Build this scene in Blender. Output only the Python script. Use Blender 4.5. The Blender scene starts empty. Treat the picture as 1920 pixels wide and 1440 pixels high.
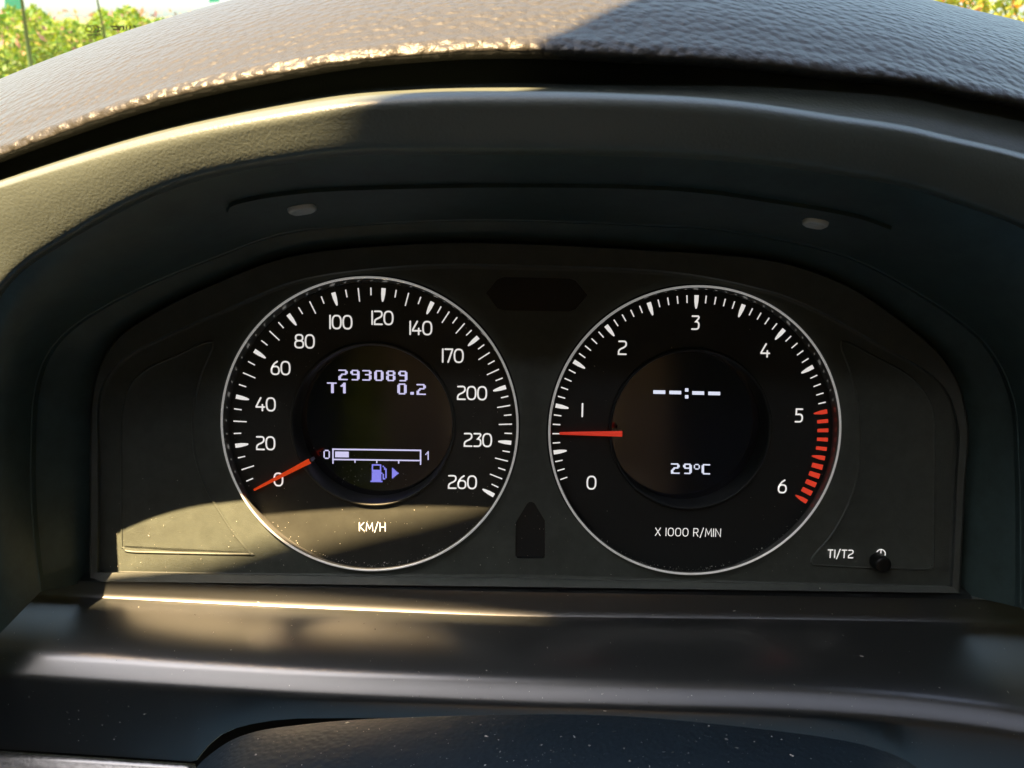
import bpy, bmesh, math, random
import numpy as np
from mathutils import Matrix, Vector
from mathutils.bvhtree import BVHTree
R = math.radians
random.seed(7); rng = np.random.default_rng(7)
scene = bpy.context.scene
COL = scene.collection

# ------------------------------------------------------------------ camera, sky, sun, exposure
F = 1450.0                      # focal length in photo pixels (1920 wide)
D = 0.28                        # camera to dial floor along the optical axis (metres)
PITCH = 25.4                    # the phone looks down by this much
CAM_Z = 1.15
cam = bpy.data.cameras.new('camera'); camo = bpy.data.objects.new('camera', cam); COL.objects.link(camo)
cam.sensor_width = 36; cam.lens = F / 1920 * 36
cam.clip_start = 0.005; cam.clip_end = 3000
camo.location = (0, 0, CAM_Z); camo.rotation_euler = (R(90 - PITCH), 0, 0)
cam.dof.use_dof = True; cam.dof.focus_distance = 0.278; cam.dof.aperture_fstop = 23
scene.camera = camo
CW = Matrix.Translation((0, 0, CAM_Z)) @ Matrix.Rotation(R(90 - PITCH), 4, 'X')

SUN = Vector((-0.2400, -0.2659, 0.9229)).normalized()       # towards the sun
world = bpy.data.worlds.new('World'); scene.world = world; world.use_nodes = True
wn = world.node_tree.nodes; wl = world.node_tree.links
sky = wn.new('ShaderNodeTexSky'); sky.sky_type = 'NISHITA'; sky.sun_disc = False
sky.sun_elevation = math.asin(SUN.z); sky.sun_rotation = math.atan2(SUN.x, SUN.y)
sky.air_density = 1.0; sky.dust_density = 2.0; sky.ozone_density = 1.0
wn['Background'].inputs[1].default_value = 0.08
hs = wn.new('ShaderNodeHueSaturation'); hs.inputs['Saturation'].default_value = 0.75      # thin white haze over the blue
wl.new(sky.outputs[0], hs.inputs['Color']); wl.new(hs.outputs[0], wn['Background'].inputs[0])
sl = bpy.data.lights.new('sun', 'SUN'); slo = bpy.data.objects.new('sun', sl); COL.objects.link(slo)
sl.energy = 5.0; sl.angle = R(0.55); sl.color = (1.0, 0.69, 0.36)
slo.location = (-0.7, -0.7, 3.0)
slo.rotation_euler = SUN.to_track_quat('Z', 'Y').to_euler()
vs = scene.view_settings
vs.view_transform = 'Standard'; vs.look = 'None'; vs.exposure = 3.3; vs.gamma = 1.0
vs.use_curve_mapping = False
scene.render.engine = 'CYCLES'
scene.cycles.max_bounces = 8; scene.cycles.caustics_reflective = False; scene.cycles.caustics_refractive = False
scene.cycles.sample_clamp_indirect = 4

# ------------------------------------------------------------------ helpers
def tag(o, label, cat=None, group=None, kind=None):
    if label: o['label'] = label
    if cat: o['category'] = cat
    if group: o['group'] = group
    if kind: o['kind'] = kind
    return o
ORG = {}
def cw(p): return CW @ Vector(p)
def empty(name, p_world):
    o = bpy.data.objects.new(name, None); COL.objects.link(o)
    o.empty_display_size = 0.02; o.location = p_world; ORG[o.name] = Vector(p_world)
    return o
def mk(name, V, Fc, mat, parent=None, smooth=True, space='cam', sharp=None):
    W = [cw(p) for p in V] if space == 'cam' else [Vector(p) for p in V]
    c = sum(W, Vector()) / len(W)
    me = bpy.data.meshes.new(name)
    me.from_pydata([tuple(w - c) for w in W], [], [tuple(int(i) for i in f) for f in Fc])
    me.validate(); me.update()
    if smooth:
        me.polygons.foreach_set('use_smooth', [True] * len(me.polygons))
        if sharp: me.set_sharp_from_angle(angle=R(sharp))
    o = bpy.data.objects.new(name, me); COL.objects.link(o)
    if mat: me.materials.append(mat)
    if parent is not None:
        o.parent = parent; o.location = c - ORG[parent.name]
    else: o.location = c
    ORG[o.name] = c
    return o
def P(px, py, d): return np.array([(px - 960) / F * d, (720 - py) / F * d, -d])

# dial plane: u right, v up, w towards the driver
PT = R(-5.68)
EU = np.array([1., 0, 0]); EV = np.array([0, math.cos(PT), -math.sin(PT)]); EW = np.cross(EU, EV)
PO = np.array([0, 0, -D])
def pl(u, v, w): return PO + EU * u + EV * v + EW * w
def uv(px, py, w=0.0):
    r = np.array([(px - 960) / F, (720 - py) / F, -1.0])
    t = (w + PO @ EW) / (r @ EW); p = r * t - PO
    return np.array([p @ EU, p @ EV])
def cr(pts, n, closed=False):
    """Catmull-Rom through pts, n samples (uniform parameter)"""
    pts = np.asarray(pts, float); m = len(pts)
    ts = np.linspace(0, m if closed else m - 1, n, endpoint=not closed)
    out = []
    for t in ts:
        i = int(min(math.floor(t), (m if closed else m - 1) - 1)); f = t - i
        if closed: a, b, c, d = (pts[(i + k) % m] for k in (-1, 0, 1, 2))
        else:
            b, c = pts[i], pts[i + 1]
            a = pts[i - 1] if i > 0 else 2 * b - c
            d = pts[i + 2] if i + 2 < m else 2 * c - b
        out.append(.5 * (2 * b + (c - a) * f + (2 * a - 5 * b + 4 * c - d) * f * f + (3 * b - a - 3 * c + d) * f ** 3))
    return np.array(out)
def grid_faces(r, c, closed=False):
    f = []
    for i in range(r - 1):
        for j in range(c if closed else c - 1):
            k = (j + 1) % c
            f.append((i * c + j, i * c + k, (i + 1) * c + k, (i + 1) * c + j))
    return f
def loft(curves, per=1, closed=False, flip=False):
    C = np.array(curves)
    if per > 1: C = cr(C, (len(C) - 1) * per + 1)
    r, c = C.shape[:2]
    f = grid_faces(r, c, closed)
    if flip: f = [t[::-1] for t in f]
    return C.reshape(-1, 3), f
def shell(curves, per=1, th=0.002, closed=False):
    """loft with a back side th behind it (normal offset) so that it has thickness"""
    C = np.array(curves)
    if per > 1: C = cr(C, (len(C) - 1) * per + 1)
    r, c = C.shape[:2]
    gi = np.gradient(C, axis=0); gj = np.gradient(C, axis=1)
    n = np.cross(gi, gj); n /= np.linalg.norm(n, axis=2, keepdims=True) + 1e-12
    if (n * C).sum() > 0: n = -n         # towards the camera at the origin
    B = C - n * th
    V = np.concatenate([C.reshape(-1, 3), B.reshape(-1, 3)]); m = r * c
    f = grid_faces(r, c, closed); g = [tuple(m + i for i in t[::-1]) for t in f]
    e = []
    for j in range(c - 1):
        e.append((j + 1, j, m + j, m + j + 1)); k = (r - 1) * c
        e.append((k + j, k + j + 1, m + k + j + 1, m + k + j))
    if not closed:
        for i in range(r - 1):
            e.append((i * c, (i + 1) * c, m + (i + 1) * c, m + i * c)); q = c - 1
            e.append(((i + 1) * c + q, i * c + q, m + i * c + q, m + (i + 1) * c + q))
    return V, f + g + e
def poly_plate(poly, w0, w1, bev=0.0002):
    """plate in dial-plane coords from outline (u,v): bevelled front at w1, back at w0"""
    p = np.asarray(poly); n = len(p)
    a = ((p * np.roll(np.roll(p, -1, 0), 0, 0)[:, ::-1] * [1, -1])).sum()
    if a < 0: p = p[::-1]
    t = np.roll(p, -1, 0) - np.roll(p, 1, 0); t /= np.linalg.norm(t, axis=1, keepdims=True) + 1e-12
    inn = np.stack([-t[:, 1], t[:, 0]], 1)
    rows = [(p, w0), (p, w1 - bev), (p + inn * bev, w1)]
    V = [pl(q[0], q[1], w) for r, w in rows for q in r]
    f = grid_faces(3, n, True)
    f.append(tuple(range(2 * n, 3 * n)))
    return V, f
def lathe(cuv, prof, n=128):
    """rings round centre cuv; prof = [(radius, w), ...]"""
    V = []
    for r, w in prof:
        for k in range(n):
            a = 2 * math.pi * k / n
            V.append(pl(cuv[0] + r * math.cos(a), cuv[1] + r * math.sin(a), w))
    return V, grid_faces(len(prof), n, True)
def disc(cuv, r, w, n=96, sx=1.0):
    V = [pl(cuv[0] + r * math.cos(2 * math.pi * k / n), cuv[1] + r * math.sin(2 * math.pi * k / n), w) for k in range(n)]
    return V, [tuple(range(n))]
def join(parts):
    V, Fc = [], []
    for v, f in parts:
        b = len(V); V += list(v); Fc += [tuple(i + b for i in t) for t in f]
    return V, Fc
def bvh_cam(V, Fc): return BVHTree.FromPolygons([tuple(v) for v in V], [tuple(int(i) for i in f) for f in Fc])
def cast(bvh, px, py):
    h = bvh.ray_cast(Vector((0, 0, 0)), Vector(((px - 960) / F, (720 - py) / F, -1)))
    return h[0], h[1]

# ------------------------------------------------------------------ materials
def principled(name, base, rough=.5, metal=0.0, spec=.5, emit=None, es=0.0):
    m = bpy.data.materials.new(name); m.use_nodes = True
    b = m.node_tree.nodes['Principled BSDF']
    b.inputs['Base Color'].default_value = (*base, 1); b.inputs['Roughness'].default_value = rough
    b.inputs['Metallic'].default_value = metal; b.inputs['Specular IOR Level'].default_value = spec
    if emit: b.inputs['Emission Color'].default_value = (*emit, 1); b.inputs['Emission Strength'].default_value = es
    return m
def nd(m, t, **k):
    n = m.node_tree.nodes.new(t)
    for a, v in k.items(): setattr(n, a, v)
    return n
def lk(m, a, b): m.node_tree.links.new(a, b)
def add_grain(m, scale, strength, dist=0.0002, var=0.25, speck=0.0):
    """fine moulded texture: noise bump and a little tone variation"""
    b = m.node_tree.nodes['Principled BSDF']; base = tuple(b.inputs['Base Color'].default_value)
    tc = nd(m, 'ShaderNodeTexCoord')
    n = nd(m, 'ShaderNodeTexNoise'); n.inputs['Scale'].default_value = scale; n.inputs['Detail'].default_value = 3
    lk(m, tc.outputs['Object'], n.inputs['Vector'])
    bp = nd(m, 'ShaderNodeBump'); bp.inputs['Strength'].default_value = strength; bp.inputs['Distance'].default_value = dist
    lk(m, n.outputs['Fac'], bp.inputs['Height']); lk(m, bp.outputs[0], b.inputs['Normal'])
    n2 = nd(m, 'ShaderNodeTexNoise'); n2.inputs['Scale'].default_value = scale * .04; n2.inputs['Detail'].default_value = 6
    n2.inputs['Roughness'].default_value = .7
    lk(m, tc.outputs['Object'], n2.inputs['Vector'])
    r = nd(m, 'ShaderNodeValToRGB'); r.color_ramp.elements[0].position = .3; r.color_ramp.elements[1].position = .7
    r.color_ramp.elements[0].color = (*[c * (1 - var) for c in base[:3]], 1)
    r.color_ramp.elements[1].color = (*[c * (1 + var) for c in base[:3]], 1)
    lk(m, n2.outputs['Fac'], r.inputs['Fac'])
    lk(m, r.outputs[0], b.inputs['Base Color'])
    return m
def leather(name, base, rough, cell, strength, dist, stretch=(1, 1, 1)):
    m = principled(name, base, rough)
    b = m.node_tree.nodes['Principled BSDF']
    tc = nd(m, 'ShaderNodeTexCoord'); mp = nd(m, 'ShaderNodeMapping'); mp.inputs['Scale'].default_value = stretch
    lk(m, tc.outputs['Object'], mp.inputs['Vector'])
    nz = nd(m, 'ShaderNodeTexNoise'); nz.inputs['Scale'].default_value = cell * .8
    lk(m, mp.outputs[0], nz.inputs['Vector'])
    mx = nd(m, 'ShaderNodeMix', data_type='VECTOR'); mx.inputs['Factor'].default_value = .0012 * 300 / cell
    lk(m, mp.outputs[0], mx.inputs['A']); lk(m, nz.outputs['Color'], mx.inputs['B'])
    vo = nd(m, 'ShaderNodeTexVoronoi', feature='SMOOTH_F1'); vo.inputs['Scale'].default_value = cell
    vo.inputs['Smoothness'].default_value = .5
    lk(m, mx.outputs['Result'], vo.inputs['Vector'])
    n3 = nd(m, 'ShaderNodeTexNoise'); n3.inputs['Scale'].default_value = cell * 4; n3.inputs['Detail'].default_value = 3
    lk(m, mp.outputs[0], n3.inputs['Vector'])
    ad = nd(m, 'ShaderNodeMath', operation='MULTIPLY_ADD'); ad.inputs[1].default_value = -1.0
    sc_ = nd(m, 'ShaderNodeMath', operation='MULTIPLY'); sc_.inputs[1].default_value = .25
    lk(m, n3.outputs['Fac'], sc_.inputs[0]); lk(m, vo.outputs['Distance'], ad.inputs[0]); lk(m, sc_.outputs[0], ad.inputs[2])
    bp = nd(m, 'ShaderNodeBump'); bp.inputs['Strength'].default_value = strength; bp.inputs['Distance'].default_value = dist
    lk(m, ad.outputs[0], bp.inputs['Height']); lk(m, bp.outputs[0], b.inputs['Normal'])
    return m
M = {}
M['pad'] = leather('hood_pad_leather', (.027, .026, .0225), .40, 330, .75, .0011)
M['shroud'] = add_grain(principled('shroud_plastic', (.060, .072, .064), .42), 1300, .4, .0003, .05)
M['tunnel'] = add_grain(principled('tunnel_plastic', (.040, .066, .061), .5), 3000, .25)
M['face'] = add_grain(principled('face_plate_plastic', (.058, .068, .058), .5), 4200, .6, .0002, .18)
M['frame'] = add_grain(principled('frame_plastic', (.070, .080, .070), .6), 4200, .5, .0002, .15)
M['gap'] = principled('gap_shade', (.004, .005, .005), .7)  # near-black that stands in for the shade inside gaps
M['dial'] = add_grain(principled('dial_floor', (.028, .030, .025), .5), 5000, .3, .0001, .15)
M['dial_t'] = add_grain(principled('dial_floor_shaded', (.009, .012, .012), .55), 5000, .3, .0001, .15)  # darker copy of the dial plastic for the dial in shade
M['wall'] = principled('dial_wall', (.16, .16, .15), .2, .4)
M['ring'] = principled('satin_ring', (.85, .85, .83), .3, .5, emit=(1, .98, .94), es=.022)
M['white'] = principled('lit_print_white', (.8, .8, .78), .6, emit=(1, .97, .93), es=.072)
M['red'] = principled('lit_print_red', (.55, .05, .03), .6, emit=(1, .07, .03), es=.052)
M['needle'] = principled('needle_orange', (.75, .09, .02), .4, emit=(1, .07, .01), es=.045)
M['needle_t'] = principled('needle_red', (.6, .06, .04), .4, emit=(1, .06, .03), es=.045)
M['hub'] = principled('needle_root', (.01, .012, .02), .3)
M['lcd'] = principled('display_glass', (.005, .006, .012), .10, spec=1.0)
M['pix'] = principled('display_pixels', (.2, .2, .25), .5, emit=(.72, .68, 1.0), es=.085)
M['pixw'] = principled('display_pixels_white', (.2, .2, .25), .5, emit=(.80, .84, 1.0), es=.09)
M['pixv'] = principled('display_pixels_violet', (.1, .1, .3), .5, emit=(.30, .29, 1.0), es=.08)
M['glossblack'] = principled('warning_window', (.012, .016, .018), .3, spec=.25)
M['knob'] = principled('knob_black', (.003, .004, .004), .35)
M['ledge'] = add_grain(principled('ledge_plastic', (.010, .012, .012), .45, spec=.4), 2600, .10, .0002, .06)
b_ = M['ledge'].node_tree.nodes['Principled BSDF']; b_.inputs['Coat Weight'].default_value = .85; b_.inputs['Coat Roughness'].default_value = .28; b_.inputs['Coat IOR'].default_value = 2.1
M['pad'].node_tree.nodes['Principled BSDF'].inputs['Specular IOR Level'].default_value = .26
M['column'] = leather('column_cover', (.004, .012, .019), .5, 600, .3, .0004)
M['silver'] = leather('lower_trim_leather', (.05, .05, .05), .3, 600, .8, .0005)
b_ = M['silver'].node_tree.nodes['Principled BSDF']; b_.inputs['Coat Weight'].default_value = 1.0; b_.inputs['Coat Roughness'].default_value = .2; b_.inputs['Coat IOR'].default_value = 1.9
M['clip'] = principled('clip_plastic', (.65, .65, .58), .3)
M['dust'] = principled('dust', (.55, .52, .45), .9)

# ------------------------------------------------------------------ outlines (photo pixels), 19 stations
C6 = [(169,1090),(171,960),(171,830),(178,725),(212,645),(283,592),(400,534),(556,479),(775,458),(960,457),(1260,472),(1440,488),(1554,522),(1649,574),(1772,678),(1812,790),(1808,900),(1803,1000),(1798,1112)]
C7 = [(183,1073),(184,960),(184,850),(186,745),(222,680),(305,632),(410,586),(565,524),(775,498),(960,497),(1250,509),(1440,545),(1540,585),(1640,640),(1757,712),(1796,795),(1794,900),(1790,1000),(1785,1100)]
C5 = [(75,1110),(60,980),(56,860),(66,720),(113,631),(227,556),(400,482),(556,431),(775,414),(960,411),(1210,420),(1360,430),(1560,470),(1696,532),(1838,631),(1900,740),(1912,870),(1915,1000),(1915,1140)]
C3 = [(-98,1290),(-90,1060),(-82,880),(-66,690),(0,545),(110,455),(330,345),(600,291),(780,283),(960,283),(1210,287),(1400,299),(1600,327),(1760,364),(1985,470),(2034,690),(2044,880),(2050,1060),(2056,1290)]
C2 = [(-470,1290),(-440,1060),(-400,860),(-320,620),(-150,400),(0,342),(300,250),(600,190),(780,174),(960,171),(1160,175),(1360,187),(1560,215),(1760,250),(2050,345),(2300,600),(2380,860),(2420,1060),(2440,1290)]
C1 = [(-560,1290),(-530,1060),(-480,860),(-390,600),(-170,372),(0,305),(300,202),(600,138),(780,117),(960,109),(1160,117),(1360,128),(1560,150),(1760,175),(2080,270),(2380,560),(2470,860),(2520,1060),(2540,1290)]
C0 = [(-800,1290),(-770,1060),(-700,800),(-520,480),(-220,262),(0,150),(300,40),(600,-38),(780,-66),(960,-82),(1160,-86),(1360,-70),(1560,-38),(1760,5),(2100,112),(2450,400),(2640,800),(2700,1060),(2720,1290)]
NS = 181
def curve(px, d, recede=0.0, ref=C3):
    """outline at depth d; recede moves the flanks of the hood away from the driver"""
    p = cr(px, NS); q = cr(ref, NS)[:, 1]
    return np.array([P(x, y, d + recede * min(.036, .000085 * max(0., yr - 285))) for (x, y), yr in zip(p, q)])
def out(px, k):
    """push an outline outward from the tunnel centre by k pixels"""
    p = np.asarray(px, float); c = np.array([985., 900.]); v = p - c
    v /= np.linalg.norm(v, axis=1, keepdims=True); return p + v * k

# ------------------------------------------------------------------ partial cabin added out of view to shade and light the dash
M['liner'] = principled('added_roof_lining', (.06, .055, .048), .9)
M['dark'] = principled('added_cabin_trim', (.02, .02, .021), .7)
M['tan'] = add_grain(principled('reflected_brown', (.50, .29, .16), .6), 900, .2, .0003, .2)  # brown picked to be mirrored in the displays
def slab(name, poly, z0, z1, mat):
    n = len(poly); V = [(x, y, z) for z in (z0, z1) for x, y in poly]
    o = mk(name, V, grid_faces(2, n, True) + [tuple(range(n, 2 * n)), tuple(range(n - 1, -1, -1))], mat, None, False, 'world')
    return tag(o, None, kind='structure')
ROOF_Z = 1.60
# unseen roof edge, outlined to cast the shade on the dash
EDGE = [(-.95, -.02), (-.5, .030), (-.32, .051), (-.272, .057), (-.233, .064), (-.191, .070), (-.163, .0745), (-.145, .082), (-.118, .099), (-.098, .117), (-.068, .149), (-.03, .195), (.04, .27), (.30, .30), (.95, .20)]
BACK = [(x, y - .020) for x, y in EDGE]
SLOT = [(-.95, -.03), (-.5, .034), (-.36, .0475), (-.33, .0405), (-.29, .0385), (-.25, .0372), (-.215, .0368), (-.159, .0365), (-.12, .038), (-.05, .05), (.04, .20), (.30, .26), (.95, .16)]  # slot shaped to let a thin strip of sun reach the ramp
def roof_strip(name, front, back, z0, z1, mat, n=140):
    xs = np.linspace(-.95, .95, n); f_ = np.array(front); b_ = np.array(back)
    yf, yb = np.interp(xs, f_[:, 0], f_[:, 1]) - .0125, np.interp(xs, b_[:, 0], b_[:, 1]) - .0125
    yb = np.minimum(yb, yf - .002); V = []
    for yy, zz in ((yf, z0), (yb, z0), (yb, z1), (yf, z1)): V += [(x, y, zz) for x, y in zip(xs, yy)]
    F_ = []
    for r_ in range(4):
        for c_ in range(n - 1): F_.append((r_ * n + c_, r_ * n + c_ + 1, ((r_ + 1) % 4) * n + c_ + 1, ((r_ + 1) % 4) * n + c_))
    return tag(mk(name, V, F_, mat, None, False, 'world'), None, kind='structure')
BAR = [(-.95, -.04), (-.5, .030), (-.36, .0455), (-.33, .0478), (-.32, .0475), (-.29, .0468), (-.25, .0458), (-.215, .0436), (-.178, .0412), (-.159, .0393), (-.12, .036), (-.05, .04), (.04, .19), (.30, .24), (.95, .14)]  # back of the added shading bar, ahead of the slot
roof_strip('added_roof_edge', EDGE, BAR, ROOF_Z, ROOF_Z + .004, M['liner'])
roof_strip('added_roof', SLOT, [(-.95, -.06), (.95, -.06)], ROOF_Z + .0045, ROOF_Z + .0065, M['liner'])   # front part; opening behind it added for fill light
roof_strip('added_roof', [(-.95, -.135), (.95, -.135)], [(-.95, -1.9), (.95, -1.9)], ROOF_Z + .006, ROOF_Z + .04, M['liner'])
def box(name, x0, x1, y0, y1, z0, z1, mat): return slab(name, [(x0, y0), (x1, y0), (x1, y1), (x0, y1)], z0, z1, mat)
for x0_, x1_ in ((-.95, -.52), (.54, .95)): box('added_roof', x0_, x1_, -.146, -.074, ROOF_Z + .007, ROOF_Z + .039, M['liner'])
box('added_side_panel', -.66, -.62, -1.05, -.10, .30, 1.56, M['dark'])  # unseen sides, added and raised to keep light off the cluster
box('added_side_panel', -.66, -.62, -.10, .42, .30, 1.08, M['dark'])
box('added_side_panel', .90, .94, -1.9, .10, .30, 1.50, M['dark'])
box('added_side_pillar', .88, .94, -.62, -.40, 1.02, 1.60, M['liner'])
box('cabin_floor', -.66, .94, -1.9, .9, .26, .30, M['dark'])
box('added_rear_panel', -.27, .33, -1.10, -1.06, .30, 1.58, M['tan'])  # unseen rear panels, added; brown part and opening placed for display reflections
box('added_rear_panel', .33, .94, -1.10, -1.06, .30, 1.58, M['dark'])
box('added_rear_panel', -.36, -.27, -1.10, -1.06, .30, 1.02, M['dark'])
box('added_rear_panel', -.66, -.36, -1.10, -1.06, .30, 1.58, M['dark'])
M['bounce'] = principled('bounce_blue', (.20, .32, .36), .9)
box('bounce_slab', -.30, .36, -.46, .24, .62, .70, M['bounce'])  # unseen blue slab added to bounce sunlight up into the tunnel
# unseen seat back and headrest, added as a brown reflection for the displays
sv = []
for zc, hw, yy, th in ((.55, .25, -.50, .06), (.80, .26, -.56, .06), (1.02, .235, -.62, .055), (1.10, .17, -.645, .045), (1.125, .10, -.65, .035), (1.15, .135, -.65, .05), (1.28, .145, -.665, .05), (1.34, .11, -.675, .035)):
    for q in range(24):
        a = 2 * math.pi * q / 24; c, s_ = math.cos(a), math.sin(a)
        sv.append((.03 + hw * math.copysign(abs(c) ** .5, c), yy + th * math.copysign(abs(s_) ** .5, s_), zc))
o = mk('added_seat_back', sv, grid_faces(8, 24, True) + [tuple(range(7 * 24, 8 * 24))], M['tan'], None, True, 'world'); tag(o, None, kind='structure')

# ------------------------------------------------------------------ dash hood pad (grained, over the shroud)
hood = empty('dashboard_hood', cw(P(960, 60, .25)))
tag(hood, 'grained black dashboard hood pad arching over the instruments, sunlit at left', 'dashboard hood')
padc = [curve(out(C1, 14), .228, 1), curve(out(C1, 2), .216, 1), curve(out(C1, -1), .2100, 1), curve(out(C1, 6), .2058, 1), curve(out(C1, 18), .2040, 1), curve(out(C1, 38), .2055, 1),
        curve(.72 * np.array(C1) + .28 * np.array(C0), .2098, 1), curve(.45 * np.array(C1) + .55 * np.array(C0), .2225, 1),
        curve(.18 * np.array(C1) + .82 * np.array(C0), .2460, 1), curve(C0, .2820, 1), curve(out(C0, -4), .310, 1), curve(out(C0, -40), .345, 1), curve(out(C0, -150), .40, 1)]
V, f = loft(padc, 5)
pad = mk('pad', V, f, M['pad'], hood)

# ------------------------------------------------------------------ shroud: lip, ring face, tunnel, clips
shr = empty('instrument_shroud', cw(P(960, 300, .22)))
tag(shr, 'smooth grey-black shroud ring with rounded lip forming the tunnel around the gauges', 'shroud')
def shallow(c, k):
    """the groove behind the lip runs out towards the right: pull it k metres forward there"""
    px_ = 960 + c[:, 0] / -c[:, 2] * F; t_ = np.clip((px_ - 1040) / 600, 0, 1); t_ = t_ * t_ * (3 - 2 * t_)
    return c * (1 - (k * t_ / -c[:, 2]))[:, None]
lipc = [shallow(curve(out(C1, 26), .226, 1), .009), shallow(curve(out(C1, 6), .220, 1), .009), shallow(curve(out(C2, 14), .213, 1), .007), shallow(curve(out(C2, -5), .202, 1), .0035), curve(out(C2, -2), .1945, 1), curve(C2, .1910, 1),
        curve(out(C2, -9), .1885, 1), curve(out(C2, -24), .1880, 1), curve(.55 * np.array(C2) + .45 * np.array(C3), .1895, 1), curve(.12 * np.array(C2) + .88 * np.array(C3), .1925, 1), curve(C3, .1945, 1), curve(out(C3, -8), .1985, 1)]
V, f = loft(lipc, 4)
mk('lip_ring', V, f, M['shroud'], shr)
tunc = [curve(out(C3, -8), .1985, 1), curve(.72 * np.array(C3) + .28 * np.array(C5), .209, .72), curve(.42 * np.array(C3) + .58 * np.array(C5), .225, .42), curve(.15 * np.array(C3) + .85 * np.array(C5), .244, .15), curve(C5, .256, 0)]
V, f = loft(tunc, 4)
tun = mk('tunnel_wall', V, f, M['tunnel'], shr)
TB = bvh_cam(V, f)
wallc = [curve(out(C5, 0), .256), curve(out(C5, -3), .2565), curve(.9 * np.array(C5) + .1 * np.array(C6), .262), [pl(*uv(x, y, .003), .003) for x, y in cr(out(C6, -4), NS)]]
V, f = loft(wallc, 1)
mk('inner_step', V, f, M['tunnel'], shr, sharp=35)
# cover strip on the tunnel ceiling
topo = cr([(424,392),(440,377),(520,361),(650,350),(960,344),(1260,350),(1460,375),(1600,400),(1672,424)], 90)
boto = cr([(476,440),(500,433),(556,423),(775,407),(960,404),(1210,413),(1360,422),(1480,440),(1590,474)], 90)
rows = []
for k in np.linspace(0, 1, 7):
    row = []
    for (a, b), (c, d) in zip(topo, boto):
        x, y = a + (c - a) * k, b + (d - b) * k
        h, n = cast(TB, x, y); n = n if n.dot(h) < 0 else -n
        row.append(np.array(h + n * .0012))
    rows.append(row)
V, f = shell(rows, 1, .0014)
mk('cover_strip', V, f, M['tunnel'], shr, sharp=40)
CB = bvh_cam(V, f)
for (x, y, sx, sy) in ((566, 390, 27, 9), (1529, 416, 24, 11)):
    h, n = cast(CB, x, y); n = n if n.dot(h) < 0 else -n
    t = Vector((1, 0, 0)); t = (t - n * t.dot(n)).normalized(); b = n.cross(t)
    d = -h.z; V = []; nn = 20
    for k, (s, hh) in enumerate(((1, -.0004), (.95, .0009), (.72, .0015), (.66, .0006), (.3, .0009))):
        for j in range(nn):
            a = 2 * math.pi * j / nn
            q = abs(math.cos(a)) ** .7 * math.copysign(1, math.cos(a)); r_ = abs(math.sin(a)) ** .7 * math.copysign(1, math.sin(a))
            V.append(h + t * (q * s * sx / F * d) + b * (r_ * s * sx * .75 / F * d) + n * hh)
    mk('screw_cap', V, grid_faces(5, nn, True) + [tuple(range(4 * nn, 5 * nn))], M['clip'], shr)

# ------------------------------------------------------------------ instrument cluster
clu = empty('instrument_cluster', cw(pl(*uv(985, 1095, 0), 0)))
tag(clu, 'instrument cluster with two white-ringed round gauges, lit numerals and small displays', 'instrument cluster')
WF, WP = .0085, .0050           # frame front, face plate front
SC = uv(693.1, 799.6, .0065); TC = uv(1302.7, 811.5, .0065)     # ring centres
RS = 281 / F * .2735; RT = 276.5 / F * .2735
def on(curvepx, w): return np.array([uv(x, y, w) for x, y in cr(curvepx, NS)])
# frame with bottom bar (closed loop)
def closed(px, bot, n=60):
    p = cr(px, NS); b = np.array(bot)
    line = np.array([p[-1] + (p[0] - p[-1]) * k for k in np.linspace(0, 1, n)[1:-1]])
    return np.concatenate([p, line])
outer = closed(C6, 0); inner = closed(C7, 0)
cen = np.array([985., 850.])
def inset(p, k): v = p - cen; return p - v / np.linalg.norm(v, axis=1, keepdims=True) * k
rows = []
for pp, w in ((inset(outer, -5), .001), (outer, WF - .0003), (inset(outer, .8), WF), (inset(inner, -1.2), WF), (inner, WF - .0004), (inset(inner, 3), WP + .0002), (inset(inner, 9), WP)):
    rr = []
    for i_, (x, y) in enumerate(pp):
        bar_ = i_ >= NS                                     # the bottom bar leans back, facing up
        ww = w + (.0016 if w >= WF - .0003 and len(rows) in (1, 2) else -.0010 if len(rows) in (3, 4) else 0) * (1 if bar_ else 0)
        rr.append(pl(*uv(x, y, ww), ww))
    rows.append(rr)
V, f = loft(rows, 1, True)
mk('frame', V, f, M['frame'], clu, sharp=30)
# face plate with openings
HEX = [(911,549),(933,523),(945,519),(1000,520),(1070,522),(1080,526),(1102,553),(1080,580),(1068,584),(1000,583),(945,582),(932,578)]
ARW = [(967,980),(988,945),(992,941.5),(997,941),(1002,943.5),(1022,977),(1022,1043),(1019,1047),(970,1046.5),(966.5,1043)]
bm = bmesh.new()
def loop(pts_uv, w):
    vs_ = [bm.verts.new(tuple(pl(a, b, w))) for a, b in pts_uv]
    return [bm.edges.new((vs_[i], vs_[(i + 1) % len(vs_)])) for i in range(len(vs_))]
def circ(c, r, n=128): return [(c[0] + r * math.cos(2 * math.pi * k / n), c[1] + r * math.sin(2 * math.pi * k / n)) for k in range(n)]
ed = loop([uv(x, y, WP) for x, y in inset(inner, 8.5)], WP)
ed += loop(circ(SC, RS + .0006), WP) + loop(circ(TC, RT + .0006), WP)
ed += loop([uv(x, y, WP) for x, y in HEX], WP) + loop([uv(x, y, WP) for x, y in ARW], WP)
bmesh.ops.triangle_fill(bm, use_beauty=True, use_dissolve=False, edges=ed)
bm.verts.index_update()
V = [np.array(v.co) for v in bm.verts]; f = []
for q in bm.faces:
    ids = [v.index for v in q.verts]
    f.append(ids)
bm.free()
# make all faces look at the driver
def face_out(V, f):
    o = []
    for t in f:
        n = np.cross(V[t[1]] - V[t[0]], V[t[2]] - V[t[0]])
        o.append(t if n @ EW > 0 else t[::-1])
    return o
fp = mk('face_plate', V, face_out(V, f), M['face'], clu, smooth=False)
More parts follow.
